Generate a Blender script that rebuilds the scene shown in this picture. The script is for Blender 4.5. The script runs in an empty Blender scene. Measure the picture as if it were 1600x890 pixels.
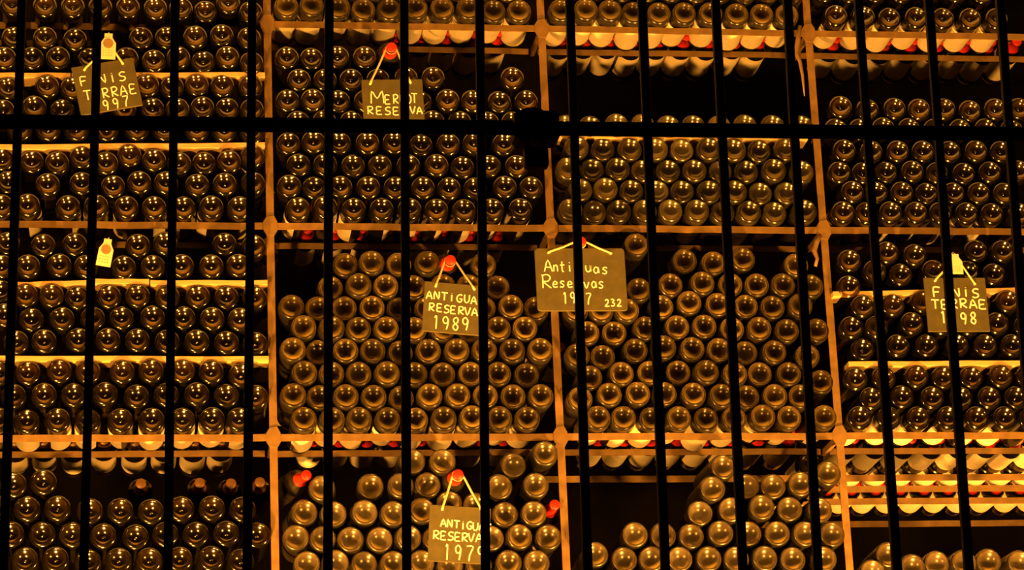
import bpy, math, random
from mathutils import Vector, Matrix, Euler
random.seed(7)
S = bpy.context.scene
COL = S.collection
PI = math.pi

# ------------------------------------------------------------------ camera
CZ = 1.5                                   # height of the lens above the cellar floor
F, PITCH, YAW, ROLL, DIST = 4516.84, 0.311718, 0.150543, -0.041918, 8.28723
fw = Vector((math.sin(YAW) * math.cos(PITCH), math.cos(YAW) * math.cos(PITCH), math.sin(PITCH)))
r0 = Vector((math.cos(YAW), -math.sin(YAW), 0.0))
u0 = r0.cross(fw)
rt = r0 * math.cos(ROLL) + u0 * math.sin(ROLL)
up = u0 * math.cos(ROLL) - r0 * math.sin(ROLL)
CAM = Vector((0, -DIST, CZ))
cam_data = bpy.data.cameras.new('camera')
cam = bpy.data.objects.new('camera', cam_data)
COL.objects.link(cam)
cam.matrix_world = Matrix.Translation(CAM) @ Matrix((rt, up, -fw)).transposed().to_4x4()
cam_data.sensor_width = 36.0
cam_data.lens = F / 1600.0 * 36.0
cam_data.clip_end = 60
S.camera = cam

# ------------------------------------------------------------------ light
S.view_settings.view_transform = 'Standard'
S.view_settings.look = 'None'
S.view_settings.gamma = 1.0
S.view_settings.exposure = 0.0
S.view_settings.use_curve_mapping = False
W = bpy.data.worlds.new('cellar_dark')
S.world = W
W.use_nodes = True
W.node_tree.nodes['Background'].inputs[0].default_value = (1.0, 0.5, 0.2, 1)
W.node_tree.nodes['Background'].inputs[1].default_value = 0.0003
LAMP_COL = (1.0, 0.375, 0.042)
# two uplights at the foot of the rack, two low floodlights further out, just inside the gate
for i, (x, y, z, p, ang, tilt) in enumerate(((-0.15, -0.80, 0.25, 1250.0, 100, 0), (2.45, -0.80, 0.25, 1150.0, 100, 0),
                                             (-0.75, -2.70, 0.75, 850.0, 120, -50), (2.75, -2.70, 0.75, 780.0, 120, -50))):
    L = bpy.data.lights.new('cellar_uplight', 'SPOT')
    L.energy = p
    L.spot_size = math.radians(ang)
    L.spot_blend = 0.35
    L.color = LAMP_COL
    L.shadow_soft_size = 0.09
    o = bpy.data.objects.new('cellar_uplight', L)
    o.location = (x, y, z + CZ)
    o.rotation_euler = (math.radians(180 + tilt), 0, 0)
    COL.objects.link(o)


def at(x, y, Y):
    d = fw + rt * ((x - 800) / F) + up * ((445 - y) / F)
    return CAM + d * ((Y - CAM.y) / d.y)


# ------------------------------------------------------------------ materials
def mat(name):
    m = bpy.data.materials.new(name)
    m.use_nodes = True
    nt = m.node_tree
    nt.nodes.clear()
    out = nt.nodes.new('ShaderNodeOutputMaterial')
    return m, nt, out


def N(nt, t, **kw):
    n = nt.nodes.new('ShaderNode' + t)
    for k, v in kw.items():
        if k.startswith('_'):
            setattr(n, k[1:], v)
        else:
            n.inputs[k.replace('_', ' ')].default_value = v
    return n


def rgba(c):
    return (c[0], c[1], c[2], 1)


def noise_mat(name, c1, c2, scale, rough, bump=0.2, metallic=0.0, stretch=None, spec=0.5):
    m, nt, out = mat(name)
    b = N(nt, 'BsdfPrincipled', Roughness=rough, Metallic=metallic)
    b.inputs['Specular IOR Level'].default_value = spec
    tc = N(nt, 'TexCoord')
    src = tc.outputs['Object']
    if stretch:
        mp = N(nt, 'Mapping')
        mp.inputs['Scale'].default_value = stretch
        nt.links.new(src, mp.inputs['Vector'])
        src = mp.outputs['Vector']
    nz = N(nt, 'TexNoise', Scale=scale, Detail=6.0)
    nt.links.new(src, nz.inputs['Vector'])
    r = N(nt, 'ValToRGB')
    r.color_ramp.elements[0].position = 0.35
    r.color_ramp.elements[1].position = 0.68
    r.color_ramp.elements[0].color = rgba(c1)
    r.color_ramp.elements[1].color = rgba(c2)
    nt.links.new(nz.outputs['Fac'], r.inputs['Fac'])
    nt.links.new(r.outputs['Color'], b.inputs['Base Color'])
    if bump:
        bp = N(nt, 'Bump', Strength=bump, Distance=0.004)
        nt.links.new(nz.outputs['Fac'], bp.inputs['Height'])
        nt.links.new(bp.outputs['Normal'], b.inputs['Normal'])
    nt.links.new(b.outputs[0], out.inputs[0])
    return m


def glass_wall(name, tint, dust, rough):
    """bottle wall: tinted see-through glass with a sheen, more or less dusty"""
    m, nt, out = mat(name)
    tr = N(nt, 'BsdfTransparent', Color=rgba(tint))
    gl = N(nt, 'BsdfGlossy', Color=(1, 1, 1, 1), Roughness=rough)
    fr = N(nt, 'Fresnel', IOR=1.5)
    df = N(nt, 'BsdfDiffuse', Color=(0.36, 0.33, 0.26, 1))
    nz = N(nt, 'TexNoise', Scale=60.0, Detail=4.0)
    tc = N(nt, 'TexCoord')
    nt.links.new(tc.outputs['Object'], nz.inputs['Vector'])
    mr = N(nt, 'MapRange')
    mr.inputs['To Min'].default_value = dust * 0.5
    mr.inputs['To Max'].default_value = dust * 1.5
    nt.links.new(nz.outputs['Fac'], mr.inputs['Value'])
    m1 = N(nt, 'MixShader')
    nt.links.new(mr.outputs[0], m1.inputs[0])
    nt.links.new(tr.outputs[0], m1.inputs[1])
    nt.links.new(df.outputs[0], m1.inputs[2])
    m2 = N(nt, 'MixShader')
    nt.links.new(fr.outputs[0], m2.inputs[0])
    nt.links.new(m1.outputs[0], m2.inputs[1])
    nt.links.new(gl.outputs[0], m2.inputs[2])
    nt.links.new(m2.outputs[0], out.inputs[0])
    return m


def glass_base(name, glow, dark, tl0, tl1, rough, ior, dust0, dust1):
    """punt: thick glass that scatters light through it; dust on its outer side"""
    m, nt, out = mat(name)
    oi = N(nt, 'ObjectInfo')
    tl = N(nt, 'BsdfTranslucent', Color=rgba(glow))
    dk = N(nt, 'BsdfDiffuse', Color=rgba(dark))
    mr = N(nt, 'MapRange')
    mr.inputs['To Min'].default_value = tl0
    mr.inputs['To Max'].default_value = tl1
    nt.links.new(oi.outputs['Random'], mr.inputs['Value'])
    m1 = N(nt, 'MixShader')
    nt.links.new(mr.outputs[0], m1.inputs[0])
    nt.links.new(dk.outputs[0], m1.inputs[1])
    nt.links.new(tl.outputs[0], m1.inputs[2])
    # dust, uneven over the base and from bottle to bottle
    nz = N(nt, 'TexNoise', Scale=45.0, Detail=5.0, _noise_dimensions='4D')
    tc = N(nt, 'TexCoord')
    nt.links.new(tc.outputs['Object'], nz.inputs['Vector'])
    mw = N(nt, 'Math', _operation='MULTIPLY')
    mw.inputs[1].default_value = 57.0
    nt.links.new(oi.outputs['Random'], mw.inputs[0])
    nt.links.new(mw.outputs[0], nz.inputs['W'])
    sq = N(nt, 'Math', _operation='POWER')
    sq.inputs[1].default_value = 3.0
    fr2 = N(nt, 'Math', _operation='FRACT')
    nt.links.new(mw.outputs[0], fr2.inputs[0])
    nt.links.new(fr2.outputs[0], sq.inputs[0])
    dm = N(nt, 'MapRange')
    dm.inputs['To Min'].default_value = dust0
    dm.inputs['To Max'].default_value = dust1
    nt.links.new(sq.outputs[0], dm.inputs['Value'])
    mu = N(nt, 'Math', _operation='MULTIPLY')
    nt.links.new(dm.outputs[0], mu.inputs[0])
    nt.links.new(nz.outputs['Fac'], mu.inputs[1])
    df = N(nt, 'BsdfDiffuse', Color=(0.42, 0.36, 0.24, 1))
    m2 = N(nt, 'MixShader')
    nt.links.new(mu.outputs[0], m2.inputs[0])
    nt.links.new(m1.outputs[0], m2.inputs[1])
    nt.links.new(df.outputs[0], m2.inputs[2])
    gl = N(nt, 'BsdfGlossy', Color=(1, 1, 1, 1), Roughness=rough)
    fr = N(nt, 'Fresnel', IOR=ior)
    m3 = N(nt, 'MixShader')
    nt.links.new(fr.outputs[0], m3.inputs[0])
    nt.links.new(m2.outputs[0], m3.inputs[1])
    nt.links.new(gl.outputs[0], m3.inputs[2])
    nt.links.new(m3.outputs[0], out.inputs[0])
    return m


M = {}
M['wall_clean'] = glass_wall('clean_bottle_glass', (0.45, 0.36, 0.15), 0.008, 0.12)
M['wine_clean'] = noise_mat('dark_wine_in_glass', (0.004, 0.0035, 0.002), (0.008, 0.006, 0.003), 30, 0.16, 0.0)
M['wine_dusty'] = noise_mat('dusty_dark_glass', (0.006, 0.005, 0.003), (0.016, 0.013, 0.008), 50, 0.45, 0.0, spec=0.2)
M['wall_dusty'] = glass_wall('dusty_bottle_glass', (0.46, 0.40, 0.20), 0.03, 0.25)
M['base_clean'] = glass_base('clean_bottle_base', (0.95, 0.68, 0.28), (0.003, 0.0025, 0.0015), 0.35, 0.6, 0.14, 1.85, 0.0, 0.012)
M['base_satin'] = glass_base('satin_bottle_base', (0.95, 0.80, 0.42), (0.004, 0.0035, 0.002), 0.25, 0.5, 0.2, 1.65, 0.01, 0.2)
M['base_dusty'] = glass_base('dusty_bottle_base', (0.95, 0.82, 0.50), (0.003, 0.0025, 0.0015), 0.55, 0.95, 0.22, 1.22, 0.002, 0.03)
M['base_thick'] = glass_base('thick_dust_bottle_base', (0.95, 0.80, 0.45), (0.005, 0.004, 0.003), 0.75, 1.0, 0.26, 1.5, 0.10, 0.30)
M['label'] = noise_mat('cream_label_paper', (0.72, 0.66, 0.50), (0.80, 0.74, 0.57), 40, 0.7, 0.05)
M['red'] = noise_mat('red_foil', (0.40, 0.016, 0.008), (0.5, 0.022, 0.012), 30, 0.38, 0.1)
M['copper'] = noise_mat('copper_foil', (0.12, 0.06, 0.025), (0.17, 0.085, 0.03), 30, 0.4, 0.1)
M['steel'] = noise_mat('painted_rack_steel', (0.13, 0.078, 0.023), (0.19, 0.118, 0.04), 25, 0.6, 0.25)
M['wood'] = noise_mat('pale_slat_wood', (0.42, 0.30, 0.14), (0.54, 0.41, 0.20), 14, 0.75, 0.2, stretch=(1, 14, 14))
M['slate'] = noise_mat('grey_green_slate', (0.055, 0.052, 0.020), (0.075, 0.068, 0.026), 30, 0.75, 0.25)
M['chalk'] = noise_mat('white_chalk_paint', (0.85, 0.84, 0.78), (0.9, 0.9, 0.85), 60, 0.9, 0.0)
M['string'] = noise_mat('straw_twine', (0.75, 0.60, 0.36), (0.85, 0.72, 0.46), 90, 0.9, 0.1)
M['iron'] = noise_mat('black_wrought_iron', (0.016, 0.008, 0.006), (0.04, 0.018, 0.012), 40, 0.65, 0.3)
M['brass'] = noise_mat('worn_brown_padlock', (0.20, 0.10, 0.05), (0.30, 0.16, 0.08), 40, 0.5, 0.2)
M['stone'] = noise_mat('dark_cellar_stone', (0.004, 0.0035, 0.003), (0.010, 0.008, 0.007), 3, 0.9, 0.5, spec=0.0)
M['reflector'] = noise_mat('pale_reflector_plaster', (0.66, 0.62, 0.54), (0.8, 0.76, 0.66), 2.5, 0.9, 0.3)  # only for the added reflector slab overhead
M['ink'] = noise_mat('brown_print', (0.22, 0.15, 0.07), (0.28, 0.19, 0.09), 60, 0.8, 0.0)

# ------------------------------------------------------------------ mesh helpers


def mesh(name, verts, faces, mats, midx=None, smooth=False):
    me = bpy.data.meshes.new(name)
    me.from_pydata(verts, [], faces)
    for k in mats:
        me.materials.append(M[k])
    if midx:
        for p, i in zip(me.polygons, midx):
            p.material_index = i
    if smooth:
        for p in me.polygons:
            p.use_smooth = True
    me.update()
    return me


def obj(name, me, parent=None, loc=(0, 0, 0), rot=(0, 0, 0), scale=1.0):
    o = bpy.data.objects.new(name, me)
    COL.objects.link(o)
    o.parent = parent
    o.location = loc
    o.rotation_euler = rot
    o.scale = (scale,) * 3
    return o


def tag(o, label=None, cat=None, group=None, kind=None):
    if label:
        n = len(label.split())
        assert 4 <= n <= 16, label
        o['label'] = label
    if cat:
        o['category'] = cat
    if group:
        o['group'] = group
    if kind:
        o['kind'] = kind
    return o


def box(a, b, V=None, Fc=None, bev=0.0):
    V = [] if V is None else V
    Fc = [] if Fc is None else Fc
    (x0, y0, z0), (x1, y1, z1) = a, b
    n = len(V)
    if bev <= 0:
        V += [(x0, y0, z0), (x1, y0, z0), (x1, y1, z0), (x0, y1, z0), (x0, y0, z1), (x1, y0, z1), (x1, y1, z1), (x0, y1, z1)]
        Fc += [tuple(n + i for i in f) for f in ((0, 3, 2, 1), (4, 5, 6, 7), (0, 1, 5, 4), (1, 2, 6, 5), (2, 3, 7, 6), (3, 0, 4, 7))]
    else:
        prism([(x0 + bev, y0), (x1 - bev, y0), (x1, y0 + bev), (x1, y1 - bev), (x1 - bev, y1), (x0 + bev, y1), (x0, y1 - bev), (x0, y0 + bev)], z0, z1, V, Fc)
    return V, Fc


def prism(poly, z0, z1, V, Fc):
    """polygon in xy (counter-clockwise), extruded in z"""
    n, b = len(poly), len(V)
    V += [(x, y, z0) for x, y in poly] + [(x, y, z1) for x, y in poly]
    Fc.append(tuple(b + n - 1 - i for i in range(n)))
    Fc.append(tuple(b + n + i for i in range(n)))
    for i in range(n):
        j = (i + 1) % n
        Fc.append((b + i, b + j, b + n + j, b + n + i))


def tube(path, r, V, Fc, n=6, flat=1.0, fdir=None):
    """round or flattened tube along a path of Vectors"""
    P = [Vector(p) for p in path]
    b = len(V)
    for i, p in enumerate(P):
        t = (P[min(i + 1, len(P) - 1)] - P[max(i - 1, 0)]).normalized()
        a = Vector((0, 1, 0)) if abs(t.y) < 0.9 else Vector((1, 0, 0))
        s = t.cross(a).normalized()
        w = s.cross(t).normalized()
        rr = r[i] if isinstance(r, (list, tuple)) else r
        for k in range(n):
            an = 2 * PI * k / n
            V.append(tuple(p + s * (math.cos(an) * rr) + w * (math.sin(an) * rr * flat)))
    for i in range(len(P) - 1):
        for k in range(n):
            k2 = (k + 1) % n
            Fc.append((b + i * n + k, b + i * n + k2, b + (i + 1) * n + k2, b + (i + 1) * n + k))
    Fc.append(tuple(b + n - 1 - k for k in range(n)))
    Fc.append(tuple(b + (len(P) - 1) * n + k for k in range(n)))


def lathe(prof, segs, V, Fc, midx=None):
    """prof: (y, r, mat) around the +Y axis; closed ends at r=0"""
    rings = []
    for y, r, _m in prof:
        if r < 1e-6:
            rings.append([len(V)])
            V.append((0, y, 0))
        else:
            rings.append(list(range(len(V), len(V) + segs)))
            V += [(r * math.cos(2 * PI * k / segs), y, r * math.sin(2 * PI * k / segs)) for k in range(segs)]
    for i in range(len(rings) - 1):
        A, B = rings[i], rings[i + 1]
        for k in range(segs):
            k2 = (k + 1) % segs
            if len(A) == 1:
                f = (A[0], B[k], B[k2])
            elif len(B) == 1:
                f = (A[k], B[0], A[k2])
            else:
                f = (A[k], B[k], B[k2], A[k2])
            Fc.append(f)
            if midx is not None:
                midx.append(prof[i][2])


BR = 0.0385                                 # bottle radius the meshes are drawn at


def bottle_profile(kind):
    R = BR
    pts = []
    if kind == 'clean':                     # deep punt with a nipple
        rc = 0.036
        edge = 0.0285
        sag = rc - math.sqrt(rc * rc - edge * edge)
        pts += [(sag - 0.0045, 0, 1), (sag - 0.0041, 0.0016, 1), (sag - 0.0026, 0.0036, 1), (sag - 0.0011, 0.0056, 1)]
        lo = 0.0085
    else:
        rc = 0.036 if kind != 'dusty' else 0.037
        edge = 0.0300
        sag = rc - math.sqrt(rc * rc - edge * edge)
        pts += [(sag, 0, 1)]
        lo = 0.005
    nst = 9
    for i in range(nst + 1):
        r = lo + (edge - lo) * i / nst
        pts.append((sag - (rc - math.sqrt(rc * rc - r * r)), r, 1))
    # rest ring and heel
    pts += [(-0.0012, edge + 0.0009, 1), (-0.0018, edge + 0.0022, 1), (-0.0014, edge + 0.0038, 1)]
    pts += [(0.0003, R - 0.0030, 0), (0.0025, R - 0.0012, 0), (0.0055, R - 0.0002, 0), (0.009, R, 0), (0.022, R, 2)]
    pts += [(0.195, R, 2), (0.212, R - 0.002, 2), (0.226, R - 0.008, 2), (0.238, 0.0225, 2), (0.249, 0.0165, 2), (0.262, 0.0148, 2),
            (0.292, 0.0140, 2), (0.293, 0.0152, 2), (0.300, 0.0152, 2), (0.301, 0.0, 0)]
    return pts


BM = {}
for kd, wl, bs in (('clean', 'clean', 'base_clean'), ('satin', 'dusty', 'base_satin'), ('dusty', 'dusty', 'base_dusty'), ('thick', 'dusty', 'base_thick')):
    V, Fc, mi = [], [], []
    lathe(bottle_profile(kd), 36, V, Fc, mi)
    BM[kd] = mesh(kd + '_bottle', V, Fc, ['wall_' + wl, bs, 'wine_' + wl], mi, True)


def label_mesh(span, y0=0.050, y1=0.192, ny=2, r=BR + 0.0006):
    """paper label round the bottle, centred on -Z, with rounded ends"""
    V, Fc = [], []
    n = 18
    for s in (0, 1):
        rr = r - 0.0004 * s
        for j in range(ny + 1):
            for i in range(n + 1):
                a = -PI / 2 + math.radians(span) * (i / n - 0.5)
                V.append((rr * math.cos(a), y0 + (y1 - y0) * j / ny, rr * math.sin(a)))
    m = (n + 1) * (ny + 1)
    for j in range(ny):
        for i in range(n):
            a = j * (n + 1) + i
            Fc.append((a, a + 1, a + n + 2, a + n + 1))
            Fc.append((m + a, m + a + n + 1, m + a + n + 2, m + a + 1))
    return mesh('label', V, Fc, ['label'], None, True)


LABEL = {200: label_mesh(200), 120: label_mesh(120)}
V, Fc = [], []
lathe([(0.240, 0.0222, 0), (0.249, 0.0170, 0), (0.262, 0.0154, 0), (0.2925, 0.0146, 0), (0.2932, 0.0158, 0), (0.3004, 0.0158, 0), (0.3018, 0.0140, 0), (0.3018, 0.0, 0)], 20, V, Fc)
CAPS = {'red': mesh('capsule', V, Fc, ['red'], None, True), 'copper': mesh('capsule', V, Fc, ['copper'], None, True)}

# ------------------------------------------------------------------ the room
ZR = [CZ + 3.54536, CZ + 2.88286, CZ + 2.22091]     # rails seen (centre heights)
PITCHZ = 0.6622
def room_box(name, a, b, m='stone'):
    V, Fc = box(a, b)
    return tag(obj(name, mesh(name, V, Fc, [m])), kind='structure')


room_box('floor', (-4, -10, -0.2), (6, 3.2, 0))
room_box('wall_back', (-4, 3.0, 0), (6, 3.2, CZ + 4.7))
room_box('wall_left', (-4.2, -10, 0), (-4, 3.2, CZ + 4.7))
room_box('wall_right', (6, -10, 0), (6.2, 3.2, CZ + 4.7))
room_box('ceiling', (-4, -10, CZ + 4.6), (6, 3.2, CZ + 4.7))
room_box('trim_reflector', (-4, -1.0, CZ + 4.45), (6, 1.2, CZ + 4.6), 'reflector')  # unseen pale slab, added to be mirrored in the bottle bases
room_box('trim_light_block', (-4, -0.05, 0), (6, 3.0, CZ + 0.95))  # unseen block below the rack, added to keep low light off the back wall

# ------------------------------------------------------------------ the rack
X0, BAY = 0.52426, 0.86
ZALL = [ZR[0] + PITCHZ] + ZR + [ZR[2] - PITCHZ]
XU = [X0 + BAY * k for k in range(-1, 4)]
rack = tag(obj('wine_rack', None, None, (XU[2], 0, 0)), 'tall wine rack of rusty brown angle iron holding the stacked bottles', 'wine rack')
Vz, Fz = [], []
ZT, ZB = ZR[0] + PITCHZ + 0.08, CZ + 0.95


def angle_mesh():
    V, Fc = [], []
    prism([(-0.0115, -0.004), (0.0115, -0.004), (0.0115, 0.018), (0.0085, 0.018), (0.0085, 0.0), (-0.0115, 0.0)], ZB, ZT, V, Fc)
    return mesh('upright', V, Fc, ['steel'])


def rail_mesh(L, h=0.0105):
    V, Fc = [], []
    nseg = 10
    random.seed(int(L * 1000))
    for k in range(nseg + 1):
        x = -L / 2 + L * k / nseg
        w = 0.0012 * random.uniform(-1, 1)
        for y, z in ((-0.006, -h), (-0.006, h), (0.017, h), (0.017, h - 0.003), (-0.003, h - 0.003), (-0.003, -h)):
            V.append((x, y, z + w))
    for k in range(nseg):
        for j in range(6):
            j2 = (j + 1) % 6
            a = k * 6
            Fc.append((a + j, a + j2, a + 6 + j2, a + 6 + j))
    Fc.append((5, 4, 3, 2, 1, 0))
    Fc.append(tuple(nseg * 6 + j for j in range(6)))
    return mesh('rail', V, Fc, ['steel'])


def plate_mesh():
    V, Fc = [], []
    pts = [(-0.021, -0.012), (-0.012, -0.028), (0.012, -0.030), (0.022, -0.012), (0.021, 0.014), (0.011, 0.034), (-0.011, 0.030), (-0.022, 0.013)]
    n = len(pts)
    for y in (-0.0075, -0.0035):
        V += [(x, y, z) for x, z in pts]
    Fc.append(tuple(range(n)))
    Fc.append(tuple(2 * n - 1 - i for i in range(n)))
    for i in range(n):
        j = (i + 1) % n
        Fc.append((i, n + i, n + j, j))
    return mesh('joint_plate', V, Fc, ['steel'])


UPM, RLM, RRM, PLM = angle_mesh(), rail_mesh(BAY - 0.024), rail_mesh(BAY - 0.03, 0.0095), plate_mesh()
V, Fc = box((-0.006, 0.0, -0.009), (0.006, 0.185, 0.009))
CRM = mesh('cross_rail', V, Fc, ['steel'])
rx = XU[2]
for k, x in enumerate(XU):
    obj('upright', UPM, rack, (x - rx, 0, 0))
    for z in ZALL:
        obj('joint_plate', PLM, rack, (x - rx, 0, z), (0, random.choice((0, PI)), 0) if False else (0, 0, 0))
        obj('cross_rail', CRM, rack, (x - rx, 0.014, z))
for k in range(4):
    xc = XU[k] + BAY / 2
    for z in ZALL:
        obj('front_rail', RLM, rack, (xc - rx, 0.045 if (k == 0 and z == ZR[0]) else 0.0, z), (0, random.uniform(-0.002, 0.002), 0))
        obj('rear_rail', RRM, rack, (xc - rx, 0.185, z), (0, random.uniform(-0.003, 0.003), 0))
# the second and third rows of racking behind the low right bay and their rails
deep = tag(obj('wine_rack', None, None, (XU[3], 0.52, 0)), 'second brown iron rack standing behind the front rack, seen low in the rightmost bay', 'wine rack')
ZD = ZR[2] + 0.05
V, Fc = [], []
prism([(-0.0115, -0.004), (0.0115, -0.004), (0.0115, 0.018), (0.0085, 0.018), (0.0085, 0.0), (-0.0115, 0.0)], CZ + 0.95, ZD, V, Fc)
DUP = mesh('upright', V, Fc, ['steel'])
for yy, xa in ((0.0, -BAY), (0.15, -0.12), (0.32, -0.12), (0.65, -0.12)):
    xb = BAY + 0.34
    obj('rail', rail_mesh(xb - xa), deep, ((xa + xb) / 2, yy, ZR[2]))
    obj('upright', DUP, deep, (xb, yy, 0))
obj('upright', DUP, deep, (-BAY, 0, 0))
for x in (-0.11, BAY + 0.33):
    V, Fc = box((x - 0.006, 0.0, ZR[2] - 0.02), (x + 0.006, 0.65, ZR[2] - 0.011))
    obj('cross_rail', mesh('cross_rail', V, Fc, ['steel']), deep)

# ------------------------------------------------------------------ bottles
K = 3.559
BASEY = -0.036


def row(ox, oy, s):
    """centres read off an enlargement whose corner is (ox, oy)"""
    o = []
    for t in s.split():
        a = t.split(',')
        o.append((ox + float(a[0]) / K, oy + float(a[1]) / K))
    return o


def px(s):
    return [tuple(map(float, t.split(','))) for t in s.split()]


BAYNAME = ['leftmost bay', 'second bay', 'third bay', 'rightmost bay']
# per bay: rows from the top; (kind, on_rail, points)
B1 = [
    ('clean', 0, row(0, 0, '68,25 250,35 405,38 558,40 712,40 865,45 1028,48 1185,48 1335,45 1445,50')),
    ('clean', 0, row(0, 0, '75,205 248,212 425,225 785,207 930,212 1085,210 1245,222 1385,210')),
    ('clean', 0, row(0, 0, '25,320 180,315 322,320 490,310 705,325 862,335 1015,320 1165,330 1325,325 1430,345')),
    ('clean', 0, row(0, 0, '45,495 270,480 410,495 560,490 715,485 795,470 920,485 1085,475 1240,480 1385,490')[:5] + row(0, 0, '790,480 930,485 1085,475 1240,480 1400,490')),
    ('clean', 0, row(0, 0, '10,605 190,595 350,598 510,610 690,590 850,595 1010,595 1165,595 1325,600 1435,590')),
    ('clean', 0, row(0, 0, '110,715 268,717 425,717 590,715 760,715 915,715 1095,718 1250,715 1410,712')),
    ('clean', 0, row(0, 220, '15,110 195,108 355,115 505,120 560,118 700,100 860,105 1020,118 1165,118 1315,105 1430,105')),
    ('clean', 0, row(0, 220, '40,215 268,235 455,220 625,235 775,228 925,230 1100,238 1250,240 1425,220')),
    ('clean', 1, row(0, 220, '5,340 155,335 380,340 535,345 700,350 857,355 1020,365 1175,355 1330,350')),
    ('clean', 0, row(0, 220, '40,575 240,575 415,570 768,580 920,570 1250,567 1430,580')),
    ('clean', 0, row(0, 220, '10,690 155,698 330,688 480,695 688,700 850,695 1010,695 1175,695 1325,690')),
    ('clean', 0, row(0, 430, '0,115 90,115 265,112 430,120 605,115 765,112 930,120 1100,115 1260,120 1440,120')),
    ('clean', 0, row(0, 430, '15,190 170,230 345,240 515,235 675,230 850,228 1020,232 1180,240 1335,245')),
    ('clean', 0, row(0, 430, '90,370 245,365 435,355 600,355 765,355 930,365 1095,365 1260,370 1435,375')),
    ('clean', 0, row(0, 430, '-5,540 155,538 330,530 490,535 680,535 840,530 1015,530 1175,538 1340,555')),
    ('clean', 0, row(0, 430, '75,665 245,665 410,660 585,655 760,670 925,660 1095,660 1260,665 1430,670')),
    ('clean', 1, row(0, 430, '-10,790 150,790 320,795 490,790 670,790 845,790 1015,795 1180,790 1330,790')),
    ('clean', 0, row(0, 640, '75,415 240,400')),
    ('clean', 0, row(0, 640, '-20,548 150,548 320,548 500,560 670,558 840,562 1008,548 1180,545 1350,550')),
    ('clean', 0, row(0, 640, '60,690 235,690 400,690 575,698 755,705 920,690 1090,688 1260,685 1440,690')),
    ('clean', 0, row(0, 640, '-20,830 140,830 310,830 490,840 660,835 830,838 1000,830 1175,825 1340,840')),
]
B2 = [
    ('dusty', 0, row(400, 0, '230,-60 385,-60 530,-60 670,-60 820,-60 960,-60 1110,-60 1255,-60 1400,-60')),
    ('dusty', 1, row(400, 0, '160,60 308,60 455,60 597,65 740,65 885,60 1035,65 1180,65 1325,65 1465,60')),
    ('clean', 0, row(400, 0, '158,315 307,318 455,312 605,315')),
    ('clean', 0, row(400, 0, '240,445 385,440 530,440 680,440 835,435 985,432 1425,435')),
    ('clean', 0, row(400, 0, '165,560 307,555 460,560 610,560 760,560 915,560 1065,560 1205,558 1355,560 1505,555')),
    ('clean', 0, row(400, 0, '230,672 380,670 532,672 690,672 840,675 985,672 1135,672 1290,675 1430,675')),
    ('clean', 0, row(400, 0, '160,790 310,790 465,790 620,795 770,790 920,800 1070,800 1215,795 1380,800')),
    ('clean', 0, row(400, 220, '235,130 385,130 540,135 690,135 848,135 1005,135 1150,140 1300,135 1450,140')),
    ('clean', 0, row(400, 220, '160,245 315,255 470,255 625,258 775,258 930,258 1075,260 1222,258 1385,255 1530,258')),
    ('clean', 1, row(400, 220, '235,378 385,380 545,382 700,390 855,390 1005,390 1160,390 1315,390 1470,385')),
    ('dusty', 0, row(400, 220, '498,685 642,685 795,685 950,685 1265,690')),
    ('dusty', 0, row(400, 220, '415,810 570,810 722,810 880,810 1040,805 1185,805 1345,808')),
    ('dusty', 0, row(400, 430, '185,170 335,185 490,185 645,180 797,180 950,180 1110,180 1265,180 1415,175 1560,180')),
    ('dusty', 0, row(400, 430, '262,298 420,300 570,298 725,295 880,300 1040,300 1190,300 1345,298 1495,295')),
    ('dusty', 0, row(400, 430, '185,412 335,415 497,415 650,415 807,420 960,415 1115,415 1270,415 1425,415 1580,415')),
    ('dusty', 0, row(400, 430, '262,540 420,545 572,545 730,545 885,545 1040,545 1195,545 1350,545 1510,545')),
    ('dusty', 0, row(400, 430, '185,672 335,675 500,675 655,675 810,675 965,670 1120,670 1275,670 1430,670 1585,670')),
    ('dusty', 1, row(400, 430, '262,800 425,805 575,800 735,805 890,800 1045,798 1200,798 1355,800 1510,800')),
    ('thick', 0, row(400, 640, '870,285 1035,290 1435,300 1612,242')),
    ('thick', 0, row(400, 640, '365,440 640,418 805,420 955,415 1355,425 1555,420')),
    ('thick', 0, row(400, 640, '270,570 430,580 605,570 765,575 920,565 1075,515 1225,525 1385,580 1545,575')),
    ('thick', 0, row(400, 640, '205,705 360,710 525,720 690,715 850,710 1000,715 1160,715 1310,710 1465,705 1627,705')),
    ('thick', 0, row(400, 640, '285,850 445,850 605,850 765,850 920,850 1080,862 1240,862 1405,850 1560,850')),
]
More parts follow.
